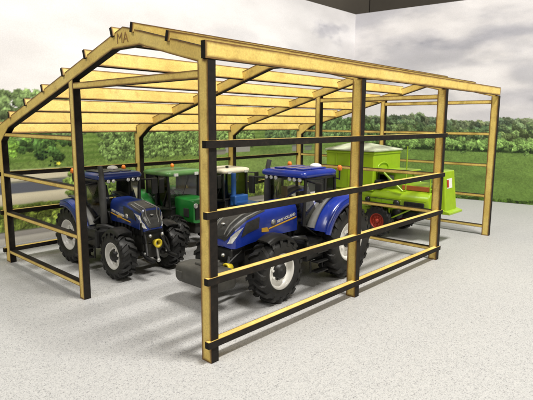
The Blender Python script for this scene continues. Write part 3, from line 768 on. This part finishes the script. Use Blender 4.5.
    rl.tube([(-1.75, .75, 2.55), (-1.0, .85, 2.58), (-.7, .88, 2.55)], .022, 6)
    rl.tube([(-.15, 1.0, 2.5), (-.95, 1.0, 1.86)], .045, 6); rl.tube([(-.15, -.9, 2.5), (-.95, -.9, 1.86)], .045, 6)
    rl.build('handrail', 'lime', t, K)
    # open driving platform and feeder house at the front
    cb = MB(); cb.rbox(2.65, 4.1, -.85, .85, 1.55, 1.70, .04); cb.rbox(3.75, 3.95, -.3, .3, 1.7, 2.15, .03)
    for s in (1, -1): cb.tube([(2.75, s * .8, 1.7), (2.75, s * .8, 2.3), (4.0, s * .8, 2.25), (4.0, s * .8, 1.7)], .03, 6)
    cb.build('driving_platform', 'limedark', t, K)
    cs = MB(); cs.rbox(3.0, 3.45, -.25, .25, 1.75, 1.9, .05); cs.rbox(2.95, 3.08, -.25, .25, 1.85, 2.35, .04); cs.build('seat', 'seat', t, K)
    sw = MB(); sw.tube([(3.7, 0, 1.7), (3.62, 0, 2.2)], .03, 6); sw.tube([(3.62 + .06 * math.cos(a), .2 * math.sin(a), 2.2 + .17 * math.cos(a) * .5) for a in [2 * PI * i / 16 for i in range(17)]], .02, 6); sw.build('steering_wheel', 'black', t, K)
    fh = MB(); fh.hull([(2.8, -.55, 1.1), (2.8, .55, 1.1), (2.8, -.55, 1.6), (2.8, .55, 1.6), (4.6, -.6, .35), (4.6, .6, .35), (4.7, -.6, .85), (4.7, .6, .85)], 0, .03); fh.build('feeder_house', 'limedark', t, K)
    au = MB(); au.tube([(2.45, -1.2, 1.6), (2.4, -1.25, 2.6), (2.2, -1.25, 2.8), (.5, -1.2, 2.75)], .11, 12); au.build('unloading_pipe', 'lime', t, K)
    return t

# ------------------------------------------------------------------ printed backdrop
def s2l(c):
    c = np.clip(np.asarray(c, float), 0, 255) / 255.0
    return np.where(c <= .04045, c / 12.92, ((c + .055) / 1.055) ** 2.4)
def vnoise(x, y, seed):
    r = np.random.default_rng(seed); n = 256; g = r.random((n, n))
    xi = np.floor(x).astype(int); yi = np.floor(y).astype(int); fx = x - xi; fy = y - yi
    fx = fx * fx * (3 - 2 * fx); fy = fy * fy * (3 - 2 * fy)
    a = g[yi % n, xi % n]; b = g[yi % n, (xi + 1) % n]; c = g[(yi + 1) % n, xi % n]; d = g[(yi + 1) % n, (xi + 1) % n]
    return (a * (1 - fx) + b * fx) * (1 - fy) + (c * (1 - fx) + d * fx) * fy
def fbm(x, y, seed, oct=5, gain=.55):
    t = 0; a = 1; s = 0
    for i in range(oct): t = t + a * vnoise(x * 2 ** i + 17 * i, y * 2 ** i + 31 * i, seed + i); s += a; a *= gain
    return t / s
def sstep(a, b, x): q = np.clip((x - a) / (b - a), 0, 1); return q * q * (3 - 2 * q)
class Paint:
    def __init__(s, s0, s1, z0, z1, ds, dz):
        s.S = np.arange(s0, s1 + ds * .5, ds); s.Z = np.arange(z0, z1 + dz * .5, dz)
        s.x, s.z = np.meshgrid(s.S, s.Z); s.img = np.zeros(s.x.shape + (3,)); s.ds, s.dz = ds, dz
    def lay(s, mask, colr): s.img = s.img * (1 - mask[..., None]) + np.asarray(colr, float) * mask[..., None]
    def blob(s, cx, cz, rx, rz, colr, seed=0, light=.35, rough=.35):
        i0 = max(0, int((cz - rz * 1.4 - s.Z[0]) / s.dz)); i1 = min(len(s.Z), int((cz + rz * 1.4 - s.Z[0]) / s.dz) + 2)
        k0 = max(0, int((cx - rx * 1.4 - s.S[0]) / s.ds)); k1 = min(len(s.S), int((cx + rx * 1.4 - s.S[0]) / s.ds) + 2)
        if i1 <= i0 or k1 <= k0: return
        x = s.x[i0:i1, k0:k1]; z = s.z[i0:i1, k0:k1]
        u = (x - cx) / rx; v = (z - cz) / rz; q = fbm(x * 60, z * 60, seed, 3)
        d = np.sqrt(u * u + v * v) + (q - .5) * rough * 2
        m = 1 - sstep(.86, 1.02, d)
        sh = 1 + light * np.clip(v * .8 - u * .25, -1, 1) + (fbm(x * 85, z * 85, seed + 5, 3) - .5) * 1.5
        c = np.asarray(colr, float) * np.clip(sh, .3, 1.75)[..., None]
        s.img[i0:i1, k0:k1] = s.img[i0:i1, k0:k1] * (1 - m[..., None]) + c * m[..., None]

def clouds(P, warm, right):
    x, z = P.x, P.z
    n = fbm(x * 1.3, z * 3.4, 3, 6, .5); n2 = fbm(x * 2.6 + 9, z * 6.5, 21, 5)
    if right:
        base = np.array([198, 196, 199.]); c = base + (sstep(.38, .68, n)[..., None]) * np.array([26, 25, 23.]) - (sstep(.55, .32, n)[..., None]) * np.array([14, 13, 10.])
        c = c + ((n2 - .5) * 22)[..., None]
        for (cx, cz, rx, rz, a) in ((.35, 1.20, .55, .10, 40), (1.1, 1.86, .5, .08, 38), (1.7, 1.95, .5, .09, 40), (.6, 1.66, .3, .05, -20), (2.0, 1.45, .25, .08, 24), (.5, 1.95, .35, .07, 30), (1.5, 1.40, .5, .1, -18), (0, 1.5, .4, .14, -16)):
            q = ((x - cx) / rx) ** 2 + ((z - cz) / rz) ** 2 + (n2 - .5) * 2.4
            c = c - (.6 * a * (1 - sstep(-.5, 1.5, q)))[..., None] * np.array([1, .95, .78])
        hz = 1 - sstep(.95, 1.18, z); c = c * (1 - .6 * hz[..., None]) + np.array([210, 207, 210.]) * .6 * hz[..., None]
    else:
        base = np.array([231, 229, 230.]); c = base + ((n - .5) * 40)[..., None] + ((n2 - .5) * 16)[..., None]
        f = sstep(1.2, 4.6, x)
        c = c - (f * 26)[..., None] * np.array([1, 1, .95])
        for (cx, cz, rx, rz, a) in ((4.05, 2.04, .26, .10, 34), (4.25, 1.93, .16, .08, 26), (3.9, 2.12, .14, .05, 24), (4.42, 2.1, .12, .06, 14), (2.6, 1.75, .8, .1, 8), (3.4, 1.55, .5, .08, 10)):
            q = ((x - cx) / rx) ** 2 + ((z - cz) / rz) ** 2 + (n2 - .5) * 4.2
            c = c - (a * (1 - sstep(-.4, 1.6, q)))[..., None] * np.array([1, .96, .8])
    P.img[:] = c

def grass(P, mask, colr, seed, amp=.5, sx=40, sz=90):
    n = fbm(P.x * sx, P.z * sz, seed, 4, .7); n2 = fbm(P.x * 5, P.z * 14, seed + 9, 4)
    P.lay(mask, np.asarray(colr, float) * (1 + (n - .5) * amp * 1.6 + (n2 - .5) * amp)[..., None])

def paint_right():
    P = Paint(-1.5, 2.44, 0, 2.33, .0062, .0062); x, z = P.x, P.z; R = np.random.default_rng(5)
    clouds(P, 0, True)
    hill = .955 + .02 * fbm(x * 3, x * 0, 8); P.lay((1 - sstep(hill - .006, hill + .004, z)) * sstep(.6, .3, x), (122, 128, 136))
    grass(P, 1 - sstep(.58, .60, z), (116, 146, 74), 40, .34, 75, 110)
    low = 1 - sstep(.05, .62, z); P.lay(low * .22, (88, 120, 46))
    for i in range(7): 
        zc = .12 + .065 * i; P.lay(.14 * np.exp(-((z - zc - .01 * fbm(x * 2, z, 60 + i)) / .008) ** 2), (120, 148, 66))
    # far wood, darker
    for row, (zt, zb, col_) in enumerate((((1.00), .82, (104, 120, 90)), ((.94), .76, (98, 118, 82)), ((.88), .70, (98, 122, 76)))):
        for s in np.arange(-1.55, 2.5, .03):
            q = float(fbm(np.array([s * 2.2]), np.array([row * 3.1]), 70)[0]); big = float(fbm(np.array([s * .9]), np.array([4.]), 75)[0])
            cz = zt - .07 + (q - .5) * .12 + (big - .5) * .12 + R.uniform(-.015, .015) + (.035 if s > 1.5 else 0)
            c = np.array(col_) * R.uniform(.62, 1.2) + np.array([R.uniform(-4, 8), 0, R.uniform(-4, 6)])
            P.blob(s + R.uniform(-.02, .02), cz, R.uniform(.025, .07), R.uniform(.03, .06), c, int(R.integers(900)))
            for j in range(3): P.blob(s + R.uniform(-.05, .05), cz - .03 - j * .04, .05, .035, c * R.uniform(.6, .95), int(R.integers(900)))
    # near hedge of round bright bushes
    for s in np.arange(-1.55, 2.5, .05):
        hz = .735 + R.uniform(-.035, .03)
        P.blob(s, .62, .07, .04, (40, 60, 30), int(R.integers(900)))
        c = np.array([112, 142, 78]) * R.uniform(.82, 1.14)
        P.blob(s + R.uniform(-.02, .02), hz - .06, R.uniform(.05, .085), R.uniform(.05, .075), c, int(R.integers(900)), .45)
        for j in range(3): P.blob(s + R.uniform(-.05, .05), hz - R.uniform(.04, .13), R.uniform(.02, .035), R.uniform(.018, .03), c * R.uniform(.75, 1.3), int(R.integers(900)), .4)
    gap = np.exp(-((z - .588) / .012) ** 2) * (.35 + .5 * fbm(x * 30, z * 30, 91, 3)); P.lay(np.clip(gap, 0, 1), (44, 62, 30))
    # weeds along the bottom
    for s in np.arange(-1.55, 2.5, .028):
        P.blob(s, .012 + R.uniform(-.01, .02), R.uniform(.02, .045), R.uniform(.012, .032), np.array([70, 96, 34]) * R.uniform(.6, 1.1), int(R.integers(900)))
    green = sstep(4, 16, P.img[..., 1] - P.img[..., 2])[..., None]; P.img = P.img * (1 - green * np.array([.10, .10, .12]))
    return P

def paint_left():
    P = Paint(-1.3, 4.67, 0, 2.33, .0078, .0078); x, z = P.x, P.z; R = np.random.default_rng(9)
    clouds(P, 0, False)
    grass(P, 1 - sstep(.93, .95, z), (126, 152, 76), 140, .42, 70, 110)
    # far slope at the right end of this panel
    grass(P, (1 - sstep(.90, .91, z)) * sstep(2.3, 2.9, x), (118, 140, 76), 150, .3)
    # strips of field
    for i, zc in enumerate((.62, .66, .705, .745, .79, .83)):
        w = zc + .012 * fbm(x * 1.6, x * 0 + i, 160 + i) - .006
        P.lay(np.clip(.75 * np.exp(-((z - w) / .011) ** 2) * (.3 + fbm(x * 18, z * 40, 170 + i, 3)), 0, 1), (88, 120, 48))
    def wood(s0, s1, top, bot, colr, step=.05, rr=(.05, .09), vary=.1, seed=0):
        zc = top
        while zc > bot:
            for s in np.arange(s0, s1, step):
                q = float(fbm(np.array([s * 3.]), np.array([seed * 1.7]), 70 + seed)[0])
                c = np.array(colr) * R.uniform(.68, 1.3)
                P.blob(s + R.uniform(-.03, .03), zc - .05 + (q - .5) * vary + R.uniform(-.015, .015), R.uniform(*rr), R.uniform(*rr) * .8, c, int(R.integers(900)), .4)
            zc -= .055
    wood(-1.35, .72, 1.15, .80, (100, 118, 74), .04, (.03, .06), seed=1)
    wood(.55, 1.5, 1.08, .86, (104, 124, 78), .04, (.03, .06), seed=2)
    wood(1.4, 2.3, .95, .86, (84, 110, 62), .03, (.02, .045), seed=3)
    wood(2.1, 3.2, .93, .90, (96, 118, 72), .05, (.03, .05), .05, 4)
    wood(3.0, 4.75, 1.0, .74, (84, 104, 66), .04, (.03, .06), seed=5)
    # big bushes in the meadow
    def bush(cx, cz, r, colr, n=26):
        for _ in range(n):
            a = R.uniform(0, 2 * PI); q = r * math.sqrt(R.uniform(0, 1))
            P.blob(cx + q * math.cos(a) * 1.5, cz + q * math.sin(a) * .8, r * R.uniform(.22, .4), r * R.uniform(.2, .34), np.array(colr) * R.uniform(.6, 1.3), int(R.integers(900)), .4)
    bush(.30, .78, .13, (104, 138, 62)); bush(.50, .72, .13, (72, 100, 50)); bush(.12, .70, .12, (112, 146, 60)); bush(.47, .655, .035, (28, 44, 28), 10); bush(-.4, .72, .2, (96, 130, 60))
    # mixed thicket behind the tractors
    for _ in range(1500):
        s = R.uniform(.95, 2.75); q = R.uniform(.60, .90) if s < 2.2 else R.uniform(.66, .82)
        P.blob(s, q, R.uniform(.016, .036), R.uniform(.012, .028), np.array([122, 148, 84]) * R.uniform(.62, 1.2), int(R.integers(900)), .4)
    # road with its verges; it bends away behind bushes
    end = sstep(.80, .64, x + (fbm(x * 9, z * 9, 205, 3) - .5) * .14)
    P.lay((sstep(.285, .30, z) - sstep(.545, .56, z)) * end, (206, 198, 172)); P.lay(((sstep(.372, .384, z) - sstep(.445 + .02 * x, .457 + .02 * x, z)) * sstep(.70, .62, x)), (92, 95, 104))
    P.lay((np.exp(-((z - .458 - .02 * x) / .005) ** 2) * .8) * sstep(.7, .62, x), (60, 66, 60)); P.lay(np.exp(-((z - .53) / .007) ** 2) * .5 * end, (120, 116, 96))
    bush(.55, .585, .03, (52, 74, 40), 10); P.blob(.585, .585, .02, .012, (232, 226, 80), 5, 0, .1); P.blob(.62, .535, .04, .016, (40, 44, 40), 7, 0, .1)
    # light gravel, low planting and fence below the road
    grass(P, sstep(.09, .10, z) - sstep(.27, .30, z + (fbm(x * 14, z * 14, 201, 3) - .5) * .06), (106, 126, 54), 210, .9, 60, 40)
    for s in np.arange(-1.3, 4.7, .05):
        for _ in range(4): P.blob(s + R.uniform(-.03, .03), R.uniform(.12, .27), R.uniform(.015, .04), R.uniform(.015, .035), np.array([132, 150, 66]) * R.uniform(.5, 1.25), int(R.integers(900)), .4)
    P.lay((sstep(.11, .12, z) - sstep(.20, .21, z)) * (np.sin(x * 2 * PI / .045) > .45) * .38, (78, 84, 46))
    for s in np.arange(.66, 1.15, .035):
        for _ in range(5): P.blob(s + R.uniform(-.03, .03), R.uniform(.28, .50), R.uniform(.02, .045), R.uniform(.02, .04), np.array([128, 152, 74]) * R.uniform(.55, 1.2), int(R.integers(900)), .4)
    P.lay(1 - sstep(.090, .096, z), (148, 144, 138)); P.lay(np.exp(-((z - .094) / .005) ** 2) * .8, (86, 84, 74)); P.lay(1 - sstep(.045, .050, z), (196, 192, 182))
    green = (sstep(4, 16, P.img[..., 1] - P.img[..., 2]) * (z > .56))[..., None]; P.img = P.img * (1 - green * np.array([.07, .06, .07]))
    # grey farm sheds and a wall in the far meadow
    for (a, b, c, d, colr) in ((3.42, 3.62, .575, .635, (128, 128, 122)), (2.35, 2.7, .60, .665, (150, 150, 142)), (3.66, 3.78, .575, .62, (110, 116, 100)), (2.0, 2.34, .585, .62, (136, 134, 120))):
        P.lay((sstep(a - .01, a, x) - sstep(b, b + .01, x)) * (sstep(c - .006, c, z) - sstep(d, d + .006, z)), colr)
        P.lay((sstep(a - .02, a - .01, x) - sstep(b + .01, b + .02, x)) * (sstep(d - .012, d - .008, z) - sstep(d + .01, d + .014, z)), np.array(colr) * .8)
    return P

def backdrop(name, P, p0, p1, label):
    """thin printed board standing on the floor from p0 to p1 (ground points, bay units); P.S is distance-like along it"""
    H, Wd = P.x.shape
    p0 = Vector((*p0, 0)); p1 = Vector((*p1, 0)); s0, s1 = P.S[0], P.S[-1]
    f = (P.x - s0) / (s1 - s0)
    co = np.empty((H * Wd, 3)); fx = f.ravel()
    co[:, 0] = p0.x + (p1.x - p0.x) * fx; co[:, 1] = p0.y + (p1.y - p0.y) * fx; co[:, 2] = P.z.ravel() + .0005
    d = (p1 - p0).normalized(); nb = Vector((-d.y, d.x, 0)) * .02
    if nb.dot(Vector((1, 1, 0))) < 0: nb = -nb
    idx = np.arange(H * Wd).reshape(H, Wd)
    faces = np.stack([idx[:-1, :-1], idx[:-1, 1:], idx[1:, 1:], idx[1:, :-1]], -1).reshape(-1, 4)
    c4 = [0, Wd - 1, (H - 1) * Wd + Wd - 1, (H - 1) * Wd]
    back = co[c4] + np.array(nb)
    n0 = len(co); co = np.vstack([co, back]) * U
    fl = [list(map(int, q)) for q in faces]
    b = [n0, n0 + 1, n0 + 2, n0 + 3]
    fl += [b[::-1], [c4[0], b[0], b[1], c4[1]][::-1], [c4[3], c4[2], b[2], b[3]], [c4[0], c4[3], b[3], b[0]], [c4[1], b[1], b[2], c4[2]]]
    me = bpy.data.meshes.new(name); me.from_pydata(co.tolist(), [], fl)
    at = me.color_attributes.new('print', 'FLOAT_COLOR', 'POINT')
    cl = np.ones((len(co), 4)); cl[:n0, :3] = s2l(P.img.reshape(-1, 3)); cl[n0:, :3] = .6
    at.data.foreach_set('color', cl.ravel().astype(np.float32))
    me.materials.append(M['print']); me.update()
    o = bpy.data.objects.new(name, me); col.objects.link(o)
    o['label'] = label; o['category'] = 'backdrop'; o['group'] = 'printed countryside boards standing in the corner'
    return o

# ------------------------------------------------------------------ build it
fl = MB(); fl.add([(-8, -8, 0), (9, -8, 0), (9, 7, 0), (-8, 7, 0)], [(0, 1, 2, 3)])
f = fl.build('floor', 'floor'); f['kind'] = 'structure'
CORNER = (4.67, 2.44)
def along(p, q, s): d = (Vector(q) - Vector(p)); return tuple(Vector(p) + d * s)
# right board: X = 4.99 - .13 Y ; left board: Y = 2.51 - .015 X
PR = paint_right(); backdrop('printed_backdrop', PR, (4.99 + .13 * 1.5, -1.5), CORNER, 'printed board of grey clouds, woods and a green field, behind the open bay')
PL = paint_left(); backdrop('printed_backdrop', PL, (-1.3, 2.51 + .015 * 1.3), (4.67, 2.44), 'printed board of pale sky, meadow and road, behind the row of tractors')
rw = MB(); rw.box(-3, 5.7, 2.62, 2.7, 0, 5); rw.build('room_wall', 'wall')['kind'] = 'structure'
rw = MB(); rw.box(5.28, 5.36, -3, 2.6, 0, 5); rw.build('room_wall', 'wall')['kind'] = 'structure'
build_shed()
G = 'toy tractors parked in the shed'
modern_tractor('bright blue tractor with black front weight block and white-domed roof, nearest the side rails', (1.290, .485, 0), PI, 'blue', G, weight=True, roof_z=3.12, pto=(.36, .93))
modern_tractor('darker blue tractor facing out through the open gable, beside the slim middle post', (.495, 1.735, 0), -PI / 2, 'navy', G, roof_z=2.87, nose=.58, roof=(.06, 1.52, .76), wb=2.59, dome=True, roofdark=True, R=.88, RF=.68, yr=.84, yf=.84, ww=(.52, .48), hw_=.86, hz=-.16, text=.09)
older_tractor('model_tractor', 'green tractor with boxy bonnet and pale green cab roof, between two blue tractors', (1.10, 1.93, 0), -PI / 2, G, 'green', 'roofgreen', 'yellow', (.30, 1.86, .80), 2.70, 2.2, (1.72, 2.70, .42, .95, 1.80), beacon=True, stack=None)
older_tractor('model_tractor', 'older blue tractor with cream roof, behind the bright blue tractor', (1.64, 1.93, 0), -PI / 2, G, 'oldblue', 'cream', 'white', (.35, 1.80, .74), 2.60, 2.2, (1.25, 2.75, .36, .9, 1.36), column=True)
combine((2.58, .66, 0), PI / 2)

# ------------------------------------------------------------------ room lamp and added fill lights
def area(name, loc, target, size, power, colr=(1, 1, 1), size_y=None):
    l = bpy.data.lights.new(name, 'AREA'); l.energy = power; l.color = colr; l.size = size * U
    if size_y: l.shape = 'RECTANGLE'; l.size_y = size_y * U
    o = bpy.data.objects.new(name, l); col.objects.link(o); o.location = Vector(loc) * U
    o.rotation_euler = (Vector(target) - Vector(loc)).to_track_quat('-Z', 'Y').to_euler(); return o
area('ceiling_and_fill_lamp', (1.3, -3.3, 8.2), (1.3, .0, 0), 2.6, 23, (1, .968, .91), .78)  # the ceiling lamp, main light that throws the rail shadows
area('ceiling_and_fill_lamp', (-5.0, .5, 7.5), (1.0, 1.0, .3), 3.0, 8, (1, .965, .92), 3.0)  # added soft fill, brightens the gable-facing surfaces and the far board
area('ceiling_and_fill_lamp', (2.0, -9.0, 4.5), (1.8, 1.0, .8), 4.0, 6, (1, .95, .84), 3.0)  # added low fill standing in for room bounce on purlin and beam faces
w = bpy.data.worlds.new('World'); scene.world = w; w.use_nodes = True
bg = w.node_tree.nodes['Background']; bg.inputs[0].default_value = (1, .96, .9, 1); bg.inputs[1].default_value = .12

# ------------------------------------------------------------------ camera
yaw, pitch, roll = .7458, .1566, .0054
cam = bpy.data.cameras.new('camera'); co = bpy.data.objects.new('camera', cam); col.objects.link(co); scene.camera = co
fw = Vector((math.cos(pitch) * math.cos(yaw), math.cos(pitch) * math.sin(yaw), -math.sin(pitch)))
rt = Vector((math.sin(yaw), -math.cos(yaw), 0)); up = rt.cross(fw)
r2 = math.cos(roll) * rt + math.sin(roll) * up; u2 = -math.sin(roll) * rt + math.cos(roll) * up
mw = Matrix.Identity(4)
for i in range(3): mw[i][0] = r2[i]; mw[i][1] = u2[i]; mw[i][2] = -fw[i]
mw.translation = Vector((-1.1619, -1.3556, .9176)) * U
co.matrix_world = mw
cam.sensor_width = 36; cam.lens = 36 * 494.1 / 533; cam.clip_start = .005; cam.clip_end = 20
cam.dof.use_dof = True; cam.dof.focus_distance = 2.7 * U; cam.dof.aperture_fstop = 40
scene.view_settings.view_transform = 'Standard'; scene.view_settings.look = 'None'
scene.view_settings.exposure = 0; scene.view_settings.gamma = 1
scene.render.engine = 'CYCLES'; scene.cycles.max_bounces = 8; scene.cycles.transparent_max_bounces = 24
